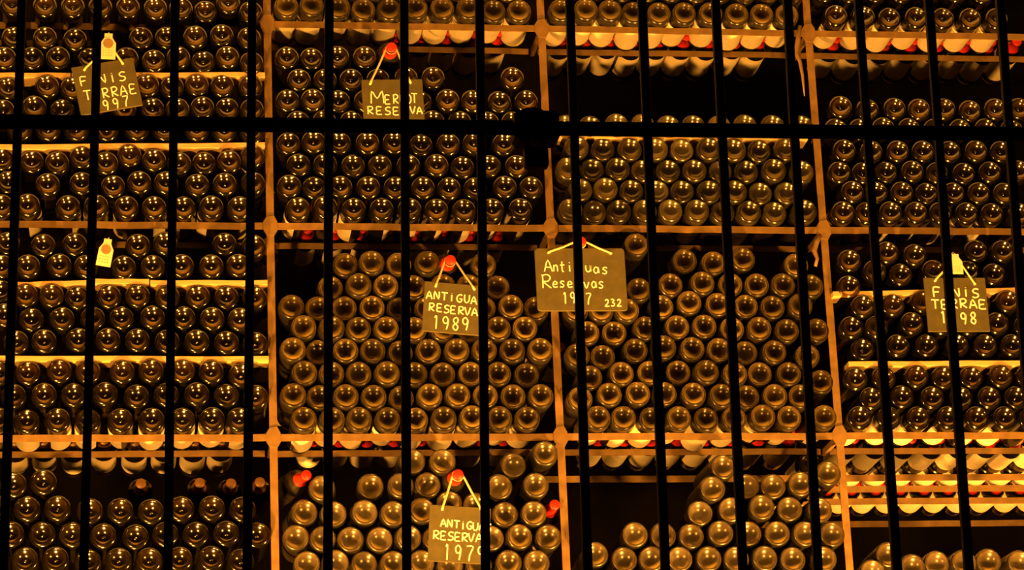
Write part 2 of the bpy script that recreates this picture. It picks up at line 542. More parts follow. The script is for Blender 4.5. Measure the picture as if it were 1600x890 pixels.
B3 = [
    ('dusty', 0, row(800, 0, '320,-60 465,-60 610,-55 750,-55 890,-55 1030,-50 1170,-50 1315,-45 1455,-45 1590,-40')),
    ('dusty', 1, row(800, 0, '245,52 395,55 535,58 675,62 820,68 960,72 1105,75 1250,75 1390,80 1530,85')),
    ('satin', 0, row(800, 0, '290,705 435,702 580,698 725,700 870,702 1010,700 1155,702 1295,702 1450,700 1610,702')),
    ('satin', 0, row(800, 0, '350,832 505,830 655,830 800,832 945,835 1090,835 1235,835 1377,838 1520,832')),
    ('satin', 0, row(800, 220, '278,155 445,150 590,152 730,160 870,165 1015,165 1160,165 1305,165 1455,165 1610,175')),
    ('satin', 0, row(800, 220, '365,265 520,268 665,275 810,275 945,285 1095,285 1240,285 1385,285 1530,285')),
    ('satin', 1, row(800, 220, '295,380 450,388 595,395 740,395 885,400 1030,400 1175,402 1320,405 1465,405 1625,405')),
    ('dusty', 0, row(800, 220, '690,583 965,660 1120,680 1285,655 1580,690')),
    ('dusty', 0, row(800, 430, '705,80 880,60 1060,42 1215,50 1360,55 1510,50 1665,60')),
    ('dusty', 0, row(800, 430, '310,205 490,200 640,200 835,165 985,152 1145,160 1305,165 1450,175 1605,165')),
    ('dusty', 0, row(800, 430, '410,315 570,310 740,288 920,285 1070,282 1225,295 1375,295 1530,305 1700,305')),
    ('dusty', 0, row(800, 430, '330,450 500,450 690,410 845,400 1005,405 1150,415 1305,420 1460,425 1640,450')),
    ('dusty', 0, row(800, 430, '425,560 610,550 765,540 930,530 1080,540 1235,555 1380,545 1540,550 1730,590')),
    ('dusty', 0, row(800, 430, '335,695 540,665 700,655 850,655 1010,660 1165,670 1310,680 1460,680 1600,680')),
    ('dusty', 1, row(800, 430, '470,795 620,790 780,800 930,795 1085,795 1240,805 1390,805 1545,810 1735,795')),
    ('thick', 0, px('1129,731')),
    ('thick', 0, px('1113,763 1168,758 1209,758 1251,756 1296,740')),
    ('thick', 0, px('1095,800 1142,796 1189,793 1234,794 1280,797')),
    ('thick', 0, px('992,835 1036,836 1081,836 1126,832 1171,832 1215,832 1258,834 1302,834')),
    ('thick', 0, px('930,866 976,873 1018,873 1062,873 1107,873 1150,873 1195,872 1239,873 1286,874')),
    ('thick', 0, px('955,910 998,912 1042,912 1085,912 1130,912 1173,911 1217,911 1261,911')),
]
B4 = [
    ('clean', 0, row(1160, 0, '430,-50 595,-45 745,-45 890,-45 1040,-45 1190,-45 1340,-40')),
    ('clean', 1, row(1160, 0, '520,80 675,75 820,75 965,75 1115,75 1265,75 1410,78')),
    ('clean', 0, row(1160, 0, '545,605 697,610 850,600 985,605 1125,605 1265,620 1405,610 1540,605')),
    ('clean', 0, row(1160, 0, '490,712 635,715 785,710 930,712 1070,715 1215,712 1355,712 1500,712')),
    ('clean', 0, row(1160, 0, '560,840 715,845 865,840 1005,840 1155,840 1300,840 1440,840')),
    ('clean', 0, row(1160, 220, '505,170 650,175 800,170 945,170 1085,175 1235,178 1378,172 1535,170')),
    ('clean', 0, row(1160, 220, '595,285 740,292 885,290 1025,290 1175,295 1315,290 1458,290')),
    ('clean', 1, row(1160, 220, '520,400 665,405 820,410 965,410 1100,410 1245,410 1390,415 1540,400')),
    ('clean', 0, row(1160, 220, '595,665 805,620 965,635 1300,610 1450,610')),
    ('clean', 0, row(1160, 220, '550,820 735,725 885,738 1055,725 1255,725 1402,737')),
    ('clean', 0, row(1160, 430, '660,165 840,162 1000,145 1160,155 1320,150 1475,145')),
    ('clean', 0, row(1160, 430, '575,290 745,285 945,265 1110,270 1265,270 1420,265 1575,280')),
    ('clean', 0, row(1160, 430, '670,400 865,390 1030,385 1200,382 1355,385 1505,385')),
    ('clean', 0, row(1160, 430, '610,580 785,570 970,562 1120,565 1280,560 1440,560 1590,560')),
    ('clean', 0, row(1160, 430, '710,680 890,672 1055,680 1220,680 1375,678 1525,675')),
    ('clean', 1, row(1160, 430, '625,795 815,795 980,795 1145,800 1305,795 1460,795 1610,795')),
    ('thick', 0, row(1160, 640, '640,865 770,852 935,855 1075,852 1215,850 1360,842 1550,845')),
]
RAD = {'clean': 0.0380, 'satin': 0.0383, 'dusty': 0.0390, 'thick': 0.0398}
ITEMS = []
for bi, B in enumerate((B1, B2, B3, B4)):
    lo, hi = XU[bi] + 0.02, XU[bi + 1] - 0.014
    for ri, (kd, rail, pts) in enumerate(B):
        pts = sorted(pts)
        for ci, (x, y) in enumerate(pts):
            p = at(x, y, BASEY)
            rad = RAD[kd] * (1.03 if (bi == 0 and y > 690) else 1.0)
            ITEMS.append(dict(b=bi, r=ri, c=ci, n=len(pts), kind=kd, rail=rail, x=p.x, z=p.z, R=rad, px=x, py=y, lo=lo + rad, hi=hi - rad))
# settle: neighbours may touch but not sink into one another
for it in range(60):
    for i, a in enumerate(ITEMS):
        for q in ITEMS[i + 1:]:
            dz = q['z'] - a['z']
            dx = q['x'] - a['x']
            mn = a['R'] + q['R'] - 0.0004
            if abs(dx) > mn or abs(dz) > mn or a['b'] != q['b']:
                continue
            d = math.hypot(dx, dz) or 1e-6
            if d < mn:
                s = 0.5 * (mn - d) / d * 0.8
                a['x'] -= dx * s
                a['z'] -= dz * s
                q['x'] += dx * s
                q['z'] += dz * s
    for a in ITEMS:
        a['x'] = min(max(a['x'], a['lo']), a['hi'])
        if a['rail']:
            zr = min(ZALL, key=lambda t: abs(t + 0.0105 + a['R'] - a['z'])) + 0.0108 + a['R']
            a['z'] += (zr - a['z']) * 0.5
for a in ITEMS:
    if a['rail']:
        a['z'] = min(ZALL, key=lambda t: abs(t + 0.0105 + a['R'] - a['z'])) + 0.0108 + a['R']

ORD = ['', 'first', 'second', 'third', 'fourth', 'fifth', 'sixth', 'seventh', 'eighth', 'ninth', 'tenth', 'eleventh', 'twelfth', 'thirteenth',
       'fourteenth', 'fifteenth', 'sixteenth', 'seventeenth', 'eighteenth', 'nineteenth', 'twentieth', 'twenty-first', 'twenty-second', 'twenty-third']
BARS = [(34, 5), (153, 131), (274, 262), (394, 386), (514, 512), (631, 636), (749, 759), (890, 918), (1003, 1040), (1118, 1161), (1230, 1278), (1341, 1401), (1451, 1514), (1562, 1625)]


def shown(a):
    """rough share of a bottle's end that the gate and the frame leave in view"""
    r = 19.5
    v = 1.0
    for t, b in BARS:
        bx = t + (b - t) * a['py'] / 890
        v -= max(0, min(a['px'] + r, bx + 7.5) - max(a['px'] - r, bx - 7.5)) / (2 * r)
    cy = 196 + 13 * a['px'] / 1500
    v -= max(0, min(a['py'] + r, cy + 12) - max(a['py'] - r, cy - 12)) / (2 * r)
    for e, lim in (('px', 1600), ('py', 890)):
        v -= max(0, r - a[e]) / (2 * r) + max(0, a[e] + r - lim) / (2 * r)
    return v


LOOK = {'clean': 'glossy dark wine bottle', 'satin': 'dull-based dusty bottle', 'dusty': 'dusty brown bottle', 'thick': 'pale dust-coated bottle'}
NAME = {'clean': 'wine_bottle', 'satin': 'dusty_bottle', 'dusty': 'dusty_bottle', 'thick': 'dusty_bottle'}
GRP = {'clean': 'glossy dark bottles stacked base out', 'satin': 'dusty bottles stacked base out', 'dusty': 'dusty bottles stacked base out', 'thick': 'dusty bottles stacked base out'}
for a in ITEMS:
    a['v'] = shown(a)
keep = set()
for nm in ('wine_bottle', 'dusty_bottle'):
    L = sorted((a for a in ITEMS if NAME[a['kind']] == nm), key=lambda a: -a['v'] * a['R'])
    keep |= {id(a) for a in L[:300] if a['v'] > -0.2}
rest = {}
protos = {}
random.seed(21)
for a in ITEMS:
    kd = a['kind']
    loose = {'clean': 0.8, 'satin': 1.2, 'dusty': 1.6, 'thick': 2.2}[kd]
    rot = Euler((math.radians(random.gauss(0, loose)), random.uniform(0, 2 * PI), math.radians(random.gauss(0, loose))))
    loc = Vector((a['x'], BASEY + random.gauss(0, 0.004 if kd == 'clean' else 0.007), a['z']))
    sc = a['R'] / BR
    if id(a) not in keep:
        rest.setdefault(NAME[kd], []).append((kd, Matrix.Translation(loc) @ rot.to_matrix().to_4x4() @ Matrix.Scale(sc, 4)))
        continue
    if kd not in protos:
        o = protos[kd] = obj(NAME[kd], BM[kd])
    else:
        o = protos[kd].copy()
        COL.objects.link(o)
    o.location = loc
    o.rotation_mode = 'XYZ'
    o.rotation_euler = rot
    o.scale = (sc,) * 3
    pos = 'only one' if a['n'] == 1 else ORD[a['c'] + 1] + ' from left'
    lab = '%s, %s, %s row down in the %s' % (LOOK[kd], pos, ORD[a['r'] + 1], BAYNAME[a['b']])
    tag(o, lab, 'bottle', GRP[kd])
    a['o'] = o
    # labels where the photograph shows them: under the rail, and at the ends by the uprights
    edge = a['x'] - a['lo'] < 0.02 or a['hi'] - a['x'] < 0.02
    want = None
    if a['rail']:
        top = a['z'] > ZR[0]
        mid = not top and a['z'] > ZR[1]
        if top and a['b'] >= 1:
            want = (200, random.gauss(0, 8))
        elif mid and a['b'] == 1:
            want = (120, random.choice((-75, 70, 62, -66, -80)))
        elif mid and a['b'] in (0, 3):
            want = (120, random.choice((-80, 85, -60, 180, 75)))
        elif not top and not mid:
            want = (200, random.choice((0, 10, -8, 60, -65, 40, -30, 100))) if a['b'] != 1 else (200, random.gauss(0, 30))
    elif edge and a['b'] in (0, 1, 2, 3) and random.random() < 0.6:
        want = (120, 80 if a['x'] - a['lo'] > 0.02 else -80)
    if want:
        o.rotation_euler = (rot.x, 0, rot.z)
        obj('label', LABEL[want[0]], o, (0, 0, 0), (0, math.radians(want[1]), 0))
for nm, L in rest.items():
    V, Fc, mi = [], [], []
    slots = ['wall_clean', 'base_clean', 'wall_dusty', 'base_satin', 'base_dusty', 'base_thick', 'wine_clean', 'wine_dusty']
    for kd, mx in L:
        me = BM[kd]
        b = len(V)
        V += [tuple(mx @ v.co) for v in me.vertices]
        ids = [slots.index({'clean': 'wall_clean'}.get(kd, 'wall_dusty')), slots.index('base_' + kd), slots.index({'clean': 'wine_clean'}.get(kd, 'wine_dusty'))]
        for p in me.polygons:
            Fc.append(tuple(b + i for i in p.vertices))
            mi.append(ids[p.material_index])
    o = obj(nm + '_stock', mesh(nm + '_stock', V, Fc, slots, mi, True))
    tag(o, {'wine_bottle': 'more glossy dark bottles mostly hidden behind the gate bars', 'dusty_bottle': 'more dusty bottles mostly hidden behind the gate bars'}[nm], 'bottle', None, 'stuff')
print('bottles', {nm: sum(1 for a in ITEMS if NAME[a['kind']] == nm) for nm in ('wine_bottle', 'dusty_bottle')}, 'rest', {k: len(v) for k, v in rest.items()})


# bottles lying the other way round, necks out, behind the front ones or poking out of the stacks
def neck_out(x, z, tip_y, cap, label, lab=None, tilt=0.0, yaw=0.0, kd='clean', group=None):
    o = obj('neck_out_bottle', BM[kd], None, (0, 0, 0), (0, 0, 0), 0.0383 / BR)
    d = Matrix.Rotation(yaw, 4, 'Z') @ Matrix.Rotation(tilt, 4, 'X') @ Matrix.Rotation(PI, 4, 'Z')
    tipv = (d.to_3x3() @ Vector((0, 0.30, 0))) * (0.0383 / BR)
    o.location = Vector((x, tip_y, z)) - tipv
    o.rotation_euler = d.to_euler()
    obj('capsule', CAPS[cap], o)
    if lab is not None:
        obj('label', LABEL[200], o, (0, 0, 0), (0, math.radians(lab), 0))
    tag(o, label, 'bottle', group)
    return o


RB = 0.0383
for lvl, zr, bays in ((0, ZR[0], (1, 2, 3)), (1, ZR[1], (1,)), (2, ZR[2], (0, 1, 2, 3))):
    for b in bays:
        fr = sorted((a for a in ITEMS if a['b'] == b and a['rail'] and abs(a['z'] - zr) < 0.12), key=lambda a: a['x'])
        xs = [(p['x'] + q['x']) / 2 for p, q in zip(fr, fr[1:])]
        if b == 3:
            xs += [xs[-1] + 0.084, xs[-1] + 0.168]
        nn = 0
        for x in xs:
            if lvl == 0 and b == 1 and x < XU[1] + 0.40:
                continue
            nn += 1
            cap = 'red' if not (lvl == 2 and b == 0) else 'copper'
            neck_out(x, zr + 0.0100 + RB, (0.205 if lvl == 2 and b in (0, 3) else 0.150) + random.gauss(0, 0.006), cap,
                     '%s-capped bottle lying neck out, %s from left behind the %s rail of the %s' % (cap, ORD[nn], ('top', 'middle', 'bottom')[lvl], BAYNAME[b]),
                     random.gauss(0, 20) if lvl != 1 else 60, group='neck-out bottles behind the front rail')
# deep rows in the low right bay: one row base out, one row neck out
for k in range(10):
    o = protos['clean'].copy()
    COL.objects.link(o)
    o.location = (XU[3] + 0.035 + k * 0.0850, 0.515, ZR[2] + 0.0105 + RB)
    o.rotation_euler = (0, 0, 0)
    o.scale = (RB / BR,) * 3
    obj('label', LABEL[200], o, (0, 0, 0), (0, math.radians(random.choice((0, 25, -35, 60))), 0))
    tag(o, 'dark bottle lying base out, %s from left on the rack behind the rightmost bay' % ORD[k + 1], 'bottle', 'base-out bottles in the rack behind the rightmost bay')
for k in range(12):
    neck_out(XU[3] + 0.01 + k * 0.0835, ZR[2] + 0.0105 + RB, 0.80, 'red',
             'red-capped bottle, %s from left in the far row behind the rightmost bay' % ORD[k + 1], 0, group='neck-out bottles in the rack behind the rightmost bay')
# labels glimpsed in the gaps beside the uprights: bottles of the back row, necks out
for k, (x, y, w) in enumerate(((407, 240, 'right end of leftmost bay, just below crossbar slat'), (409, 314, 'right end of leftmost bay, above middle rail'),
                               (411, 420, 'right end of leftmost bay, above third slat'), (404, 503, 'right end of leftmost bay, between lowest slats'),
                               (406, 580, 'right end of leftmost bay, under lowest slat'), (440, 648, 'left end of second bay, on bottom rail'),
                               (853, 508, 'right end of second bay, beside largest slate'), (857, 580, 'right end of second bay, four rows above rail'),
                               (1277, 22, 'left end of rightmost bay, at top edge'), (1284, 228, 'left end of rightmost bay, under gate crossbar'),
                               (1294, 297, 'left end of rightmost bay, above middle rail'), (890, 578, 'left end of third bay, four rows above rail'))):
    p = at(x, y, 0.34)
    neck_out(p.x, p.z, 0.08, 'copper', 'cream-labelled back-row bottle at ' + w, random.choice((0, 20, -20)))
# bottles in the stacks that poke out neck first
TIPS = {}
for key, x, y, ty, cap, lab, tilt, yaw, kd in (
        ('merlot', 612, 74, -0.10, 'red', 'red-capped bottle poking out neck first above the merlot slate', 0.14, 0.0, 'satin'),
        ('1989', 704, 406, -0.10, 'red', 'red-capped bottle poking out neck first above the slate in the middle of the second bay', 0.12, 0.05, 'dusty'),
        ('1979', 716, 741, -0.10, 'red', 'red-capped bottle poking out neck first above the slate in the bottom second-bay stack', 0.05, 0.06, 'thick'),
        ('1987', 908, 377, -0.10, 'red', 'red-capped bottle poking out above the round-cornered slate numbered 232', 0.10, 0.0, 'dusty'),
        ('a', 479, 742, -0.03, 'red', 'red-capped bottle lying alone at the top left of the bottom second-bay stack', 0.02, 0.25, 'thick'),
        ('b', 867, 788, -0.03, 'red', 'red-capped bottle wedged beside the upright between second and third bays', -0.08, 0.1, 'dusty')):
    p = at(x, y, ty)
    TIPS[key] = p
    neck_out(p.x, p.z, ty, cap, lab, None, tilt, yaw, kd)
for k, (x, y) in enumerate(((220, 755), (312, 754), (361, 755), (406, 753))):
    p = at(x, y, 0.10)
    neck_out(p.x, p.z, 0.10, 'copper', 'copper-capped bottle neck, %s from left above the bottom stack of the leftmost bay' % ORD[k + 1], None, group='copper necks above the bottom left stack')

# ------------------------------------------------------------------ wooden slats between the layers
def slat(name_at, xa, ya, xb, yb, label, dep=0.075, th=0.014, y0=-0.033):
    A, B = at(xa, ya, y0), at(xb, yb, y0)
    L = (B - A).length
    V, Fc = [], []
    n = 6
    for k in range(n + 1):
        x = -L / 2 + L * k / n
        w = 0.001 * math.sin(k * 1.9 + xa)
        V += [(x, 0, -th / 2 + w), (x, dep, -th / 2 + w), (x, dep, th / 2 + w), (x, 0, th / 2 + w)]
    for k in range(n):
        for j in range(4):
            j2 = (j + 1) % 4
            a = 4 * k
            Fc.append((a + j, a + 4 + j, a + 4 + j2, a + j2))
    Fc.append((0, 1, 2, 3))
    Fc.append((4 * n + 3, 4 * n + 2, 4 * n + 1, 4 * n))
    mid = (A + B) / 2
    o = obj('wooden_slat', mesh('wooden_slat', V, Fc, ['wood']), None, mid, (0, -math.atan2(B.z - A.z, B.x - A.x), 0))
    tag(o, label, 'slat', 'pale wooden slats between bottle layers')


for t in (
        ('', 0, 117, 110, 117, 'pale slat behind the upper left slate, left end piece'),
        ('', 112, 117, 414, 116, 'long pale wooden slat running right from the upper left slate'),
        ('', -10, 229, 414, 226, 'bright pale slat just below the gate crossbar in the leftmost bay'),
        ('', 28, 444, 138, 441, 'short tilted slat piece left of the lone paper tag, below it'),
        ('', 139, 439, 233, 439, 'bright middle slat piece under the lone paper tag'),
        ('', 235, 441, 418, 441, 'slat piece in line right of the lone paper tag, butting the upright'),
        ('', -10, 559, 420, 560, 'lowest long pale slat of the leftmost bay'),
        ('', 862, 211, 1262, 215, 'pale slat showing in scraps under the crossbar in the third bay'),
        ('', 1302, 459, 1600, 452, 'slanting pale slat behind the 1998 slate in the rightmost bay'),
        ('', 1326, 568, 1605, 566, 'level pale slat below the 1998 slate in the rightmost bay')):
    slat(*t)

# ------------------------------------------------------------------ slates with chalk lettering
G = {  # strokes in a box 0..1 wide, 0..1 tall
    'A': ['0,0 .45,1 .95,0', '.2,.38 .75,.38'], 'N': ['.05,0 .1,1 .8,.05 .85,1'], 'T': ['0,1 1,.97', '.5,1 .48,0'], 'I': ['.5,0 .5,.8', '.5,.98 .52,1'],
    'G': ['.9,.85 .6,1 .2,.8 .05,.4 .3,.05 .7,.05 .9,.4 .5,.42'], 'U': ['.08,1 .1,.3 .35,0 .7,.1 .85,.4 .88,1'], 'S': ['.9,.9 .5,1 .15,.8 .3,.55 .75,.42 .8,.15 .4,0 .05,.1'],
    'R': ['.1,0 .12,1', '.0,.95 .6,1 .85,.75 .55,.5 .15,.48 .9,0'], 'E': ['.85,.95 .15,1 .12,.5 .7,.52', '.12,.5 .1,.03 .88,0'], 'V': ['0,1 .45,0 .9,1'],
    'F': ['.15,0 .15,1 .9,.98', '.15,.52 .75,.55'], 'M': ['.02,0 .1,1 .5,.4 .9,1 1,0'], 'L': ['.1,1 .1,0 .85,.02'], 'O': ['.5,1 .1,.75 .08,.3 .45,0 .85,.25 .88,.7 .5,1'],
    '1': ['.3,.85 .5,1 .5,0'], '9': ['.8,.75 .5,1 .18,.8 .3,.5 .65,.5 .8,.8 .75,.4 .62,0'], '7': ['.1,1 .85,1 .5,.45 .4,0'], '8': ['.75,.85 .5,1 .2,.8 .35,.55 .75,.3 .55,0 .2,.15 .25,.4 .65,.6 .75,.85'],
    '3': ['.15,.9 .5,1 .75,.78 .4,.55 .8,.35 .6,.02 .1,.08'], '2': ['.15,.8 .45,1 .75,.8 .6,.45 .1,.02 .9,.05'],
    'J': ['.15,.88 .5,1 .5,.1 .15,.02 .75,.02'],
    'n': ['.1,0 .12,.6', '.12,.45 .45,.62 .7,.5 .75,0'], 't': ['.45,1 .45,.15 .7,0', '.1,.66 .85,.68'], 'i': ['.5,0 .5,.6', '.5,.85 .52,.9'],
    'g': ['.75,.5 .4,.62 .15,.35 .4,.05 .75,.3 .78,.6 .75,-.2 .4,-.38 .15,-.25'], 'u': ['.1,.6 .15,.15 .45,0 .75,.2 .78,.6 .8,.02'], 'a': ['.75,.5 .4,.62 .12,.3 .38,0 .72,.2 .76,.58 .85,.02'],
    's': ['.8,.55 .45,.64 .2,.46 .7,.22 .5,0 .1,.06'], 'e': ['.15,.3 .75,.36 .6,.6 .3,.58 .12,.28 .35,.0 .8,.08'], 'r': ['.2,0 .22,.6', '.22,.4 .5,.6 .8,.56'], 'v': ['.05,.6 .4,0 .8,.6'],
}


def smooth_path(P):
    if len(P) < 3:
        return P
    o = []
    for i in range(len(P) - 1):
        p0, p1, p2, p3 = P[max(i - 1, 0)], P[i], P[i + 1], P[min(i + 2, len(P) - 1)]
        for k in range(3):
            t = k / 3
            o.append(tuple(0.5 * (2 * p1[j] + (p2[j] - p0[j]) * t + (2 * p0[j] - 5 * p1[j] + 4 * p2[j] - p3[j]) * t * t + (3 * p1[j] - p0[j] - 3 * p2[j] + p3[j]) * t ** 3) for j in (0, 1)))
    o.append(P[-1])
    return o


def slate(label, corners, rad, lines, Y, anchor, holes, lw=1.0, th=0.006, tagpart=False, tiltz=0.0):
    """corners: pixels of the top left, top right and bottom left; lines: (text, x0, y0, dx, dy, h, w) in pixels from the top left in the board's frame"""
    TL, TR, BL = (at(*c, Y) for c in corners)
    w = (TR - TL).length
    h = (BL - TL).length
    ex = (TR - TL).normalized()
    ez = (TL - BL).normalized()
    c0 = at(*corners[0], Y)
    sx = w / math.dist(corners[0], corners[1])
    sz = h / math.dist(corners[0], corners[2])
    ctr = TL + (TR - TL) / 2 + (BL - TL) / 2
    root = obj('slate_sign', None, None, ctr)
    root.rotation_euler = (0, -math.atan2(ex.z, ex.x), tiltz)
    tag(root, label, 'sign', 'slate signs hung on the bottles')
    # board: rounded corners, worn edges
    pts = []
    rad = max(rad * sx, 0.002)
    for qx, qz, a0 in ((1, -1, -90), (1, 1, 0), (-1, 1, 90), (-1, -1, 180)):
        for k in range(4):
            a = math.radians(a0 + 30 * k)
            pts.append((qx * (w / 2 - rad) + rad * math.cos(a), qz * (h / 2 - rad) + rad * math.sin(a)))
    V, Fc = [], []
    n = len(pts)
    prof = ((-th / 2, 0.0012), (-th / 2 + 0.0012, 0), (th / 2, 0))
    for y, ins in prof:
        V += [(x * (1 - ins * 2 / w), y, z * (1 - ins * 2 / h)) for x, z in pts]
    Fc.append(tuple(range(n)))
    Fc.append(tuple(3 * n - 1 - i for i in range(n)))
    for j in range(2):
        for i in range(n):
            k = (i + 1) % n
            Fc.append((j * n + i, (j + 1) * n + i, (j + 1) * n + k, j * n + k))
    obj('board', mesh('board', V, Fc, ['slate']), root)
    V, Fc = [], []
    yf = -th / 2 - 0.0004

    def loc(u, v):                              # pixels right and down from the top left corner
        return Vector((-w / 2 + u * sx, yf, h / 2 - v * sz))
    rs = random.Random(sum(map(ord, label)) % 99)
    for text, u, v, dx, dy, hh, ww in lines:
        for i, ch in enumerate(text):
            if ch == ' ':
                continue
            jit = (rs.uniform(-.06, .06), rs.uniform(-.06, .06))
            for st in G[ch]:
                P = [tuple(map(float, q.split(','))) for q in st.split()]
                P = smooth_path(P)
                path = [loc(u + i * dx + (q[0] + jit[0]) * ww, v + i * dy - (q[1] + jit[1]) * hh) for q in P]
                tube(path, 0.00195 * lw, V, Fc, 6, 0.35)
    obj('chalk_lettering', mesh('chalk_lettering', V, Fc, ['chalk']), root)
    # cords from the holes to the neck or tag above
    inv = (Matrix.Translation(ctr) @ root.rotation_euler.to_matrix().to_4x4()).inverted()
    an = inv @ anchor
    for hx, hz in holes:
        hp = loc(hx, hz)
        V, Fc = [], []
        s = 1 if hp.x > an.x else -1
        start = an + Vector((s * 0.014, 0.012, 0.004))
        mid = hp.lerp(start, 0.5) + Vector((0, -0.003, -0.002))
        path = [hp + Vector((0, 0.003, -0.001)), hp + Vector((0, -0.0025, -0.0005)), hp.lerp(start, 0.1) + Vector((0, -0.002, 0.001)), mid, hp.lerp(start, 0.9), start]
        tube(path, [0.0034, 0.0042, 0.0032, 0.003, 0.003, 0.0024], V, Fc, 6)
        obj('cord', mesh('cord', V, Fc, ['string'], None, True), root)
    V, Fc = [], []
    ring = [an + Vector((0.0165 * math.cos(2 * PI * k / 16), 0.014, 0.0165 * math.sin(2 * PI * k / 16))) for k in range(17)]
    tube(ring, 0.0016, V, Fc, 5)
    obj('cord', mesh('cord', V, Fc, ['string'], None, True), root)
    return root


def paper_tag(x, y, hpx, wpx, tilt, Y, label, ring=True):
    """bottle-shaped white paper tag with a round brown seal and lines of print"""
    c = at(x, y, Y)
    sx = (at(x + 1, y, Y) - c).length
    h, w = hpx * sx, wpx * sx
    root = obj('paper_tag', None, None, c, (0, tilt, 0))
    tag(root, label, 'tag', 'white paper tags hung on the bottles')
    out = [(-.5, -.5), (.5, -.5), (.5, .12), (.26, .34), (.26, .5), (-.26, .5), (-.26, .34), (-.5, .12)]
    V, Fc = [], []
    n = len(out)
    for yy in (0.0, 0.0012):
        V += [(a * w, yy + 0.002 * (b + .5) ** 2, b * h) for a, b in out]
    Fc += [tuple(range(n)), tuple(2 * n - 1 - i for i in range(n))]
    Fc += [(i, n + i, n + (i + 1) % n, (i + 1) % n) for i in range(n)]
    obj('card', mesh('card', V, Fc, ['label']), root)
    V, Fc = [], []
    r = .33 * w
    seal = [(r * math.cos(2 * PI * k / 20), r * math.sin(2 * PI * k / 20) + .1 * h) for k in range(20)]
    for yy in (-0.0006, 0.003):
        V += [(a, yy, b) for a, b in seal]
    Fc += [tuple(range(20)), tuple(39 - i for i in range(20))] + [(i, 20 + i, 20 + (i + 1) % 20, (i + 1) % 20) for i in range(20)]
    if ring:
        obj('seal', mesh('seal', V, Fc, ['ink']), root)
    V, Fc = [], []
    for b in (-.16, -.26, -.36):
        for a in (-.3, -.12, .06, .24):
            tube([Vector((a * w - .05 * w, -0.0003, b * h)), Vector((a * w + .05 * w, -0.0003, b * h))], 0.0006, V, Fc, 5, .4)
    obj('printed_lines', mesh('printed_lines', V, Fc, ['ink']), root)
    V, Fc = [], []
    tube([Vector((0, 0.001, .49 * h)), Vector((0, 0.02, .49 * h + 0.012)), Vector((0, 0.05, .49 * h + 0.014))], 0.0012, V, Fc, 5)
    obj('cord', mesh('cord', V, Fc, ['string'], None, True), root)
    return c


t1 = paper_tag(169, 72, 44, 24, math.radians(2), -0.105, 'bottle-shaped white paper tag above the tilted upper left slate')
t2 = paper_tag(165, 394, 46, 23, math.radians(10), -0.075, 'lone white paper tag tilted on the bottles of the leftmost bay')
t3 = paper_tag(1494, 412, 32, 20, math.radians(0), -0.105, 'small white paper tag above the 1998 slate', False)
slate('tilted slate reading FINIS TERRAE 1997 under a white paper tag', ((112, 106), (208, 90), (126, 181)), 0.5,
      [('FINIS', 8, 32, 15.2, 0.3, 14, 12), ('TERRAE', 10, 54, 14.3, 0.3, 15, 11), ('1997', 20, 75, 15.5, 0.0, 16, 11)], -0.080, t1 + Vector((0, -0.005, -0.01)), ((19, 7), (80, 8)), 1.0)
slate('slate reading MERLOT RESERVA hung from a red-capped neck', ((566, 125), (661, 124), (567, 196)), 0.5,
      [('M', 13, 38, 0, 0, 19, 20), ('ERL', 35, 38, 12, 0, 14, 9), ('OT', 67, 38, 10.0, 0, 15, 9), ('RESER', 7, 54, 13, 0.3, 12, 10), ('VA', 73, 54, 10, 0.2, 11, 9)], -0.115, TIPS['merlot'] + Vector((0, 0, 0)), ((13, 7), (76, 6)), 1.0)
slate('slate reading ANTIGUAS RESERVA 1989 hung from a red-capped neck', ((661, 439), (754, 447), (662, 517)), 0.5,
      [('ANTIGUAS', 4, 27, 11.6, 0.35, 12, 9.5), ('RESERVAS', 9, 46, 11.2, 0.2, 12, 9.5), ('1989', 15, 74, 15, -0.6, 20, 13)], -0.115, TIPS['1989'], ((17, 7), (78, 7)), 1.05)
slate('largest slate, round-cornered, reading Antiguas Reservas 1987 and 232', ((835, 388), (975, 388), (840, 486)), 5,
      [('A', 13, 37, 0, 0, 18, 13), ('ntig', 27, 37, 10.5, 0.2, 16, 9), ('uas', 77, 38, 12.5, 1, 16, 11), ('R', 9, 62, 0, 0, 21, 16), ('ese', 24, 61, 11.5, 0.2, 15, 10), ('r', 58, 61, 10, 0, 15, 9), ('vas', 74, 62, 11, 0.5, 16, 10), ('1987', 39, 86, 12, 0.4, 17, 10), ('232', 104, 91, 9.5, 0, 11, 8)],
      -0.080, TIPS['1987'] + Vector((0, 0, 0)), ((21, 7), (119, 9)), 1.0)
slate('slate reading FINIS TERRAE 1998 under a small paper tag', ((1444, 434), (1540, 434), (1449, 518)), 0.5,
      [('F', 12, 31, 0, 0, 15, 13), ('I', 30, 30, 0, 0, 14, 9), ('NIS', 43, 30, 15, 0.3, 14, 12), ('TERRAE', 8, 48, 14.8, 0, 14, 12), ('1998', 19, 71, 15.5, 0.5, 18, 12)], -0.080, t3 + Vector((0, -0.005, 0.005)), ((17, 5), (79, 11)), 1.25)
slate('slate reading ANTIGUAS RESERVA 1979 in the bottom second-bay stack', ((672, 788), (767, 794), (668, 876)), 0.5,
      [('ANTIGUAS', 18, 34, 10, 0.3, 12, 9), ('RESERVAS', 7, 53, 11, 0.2, 13, 10), ('1', 24, 84, 0, 0, 24, 10), ('979', 41, 84, 17.5, -0.2, 23, 13)], -0.115, TIPS['1979'], ((19, 7), (80, 3)), 1.05)

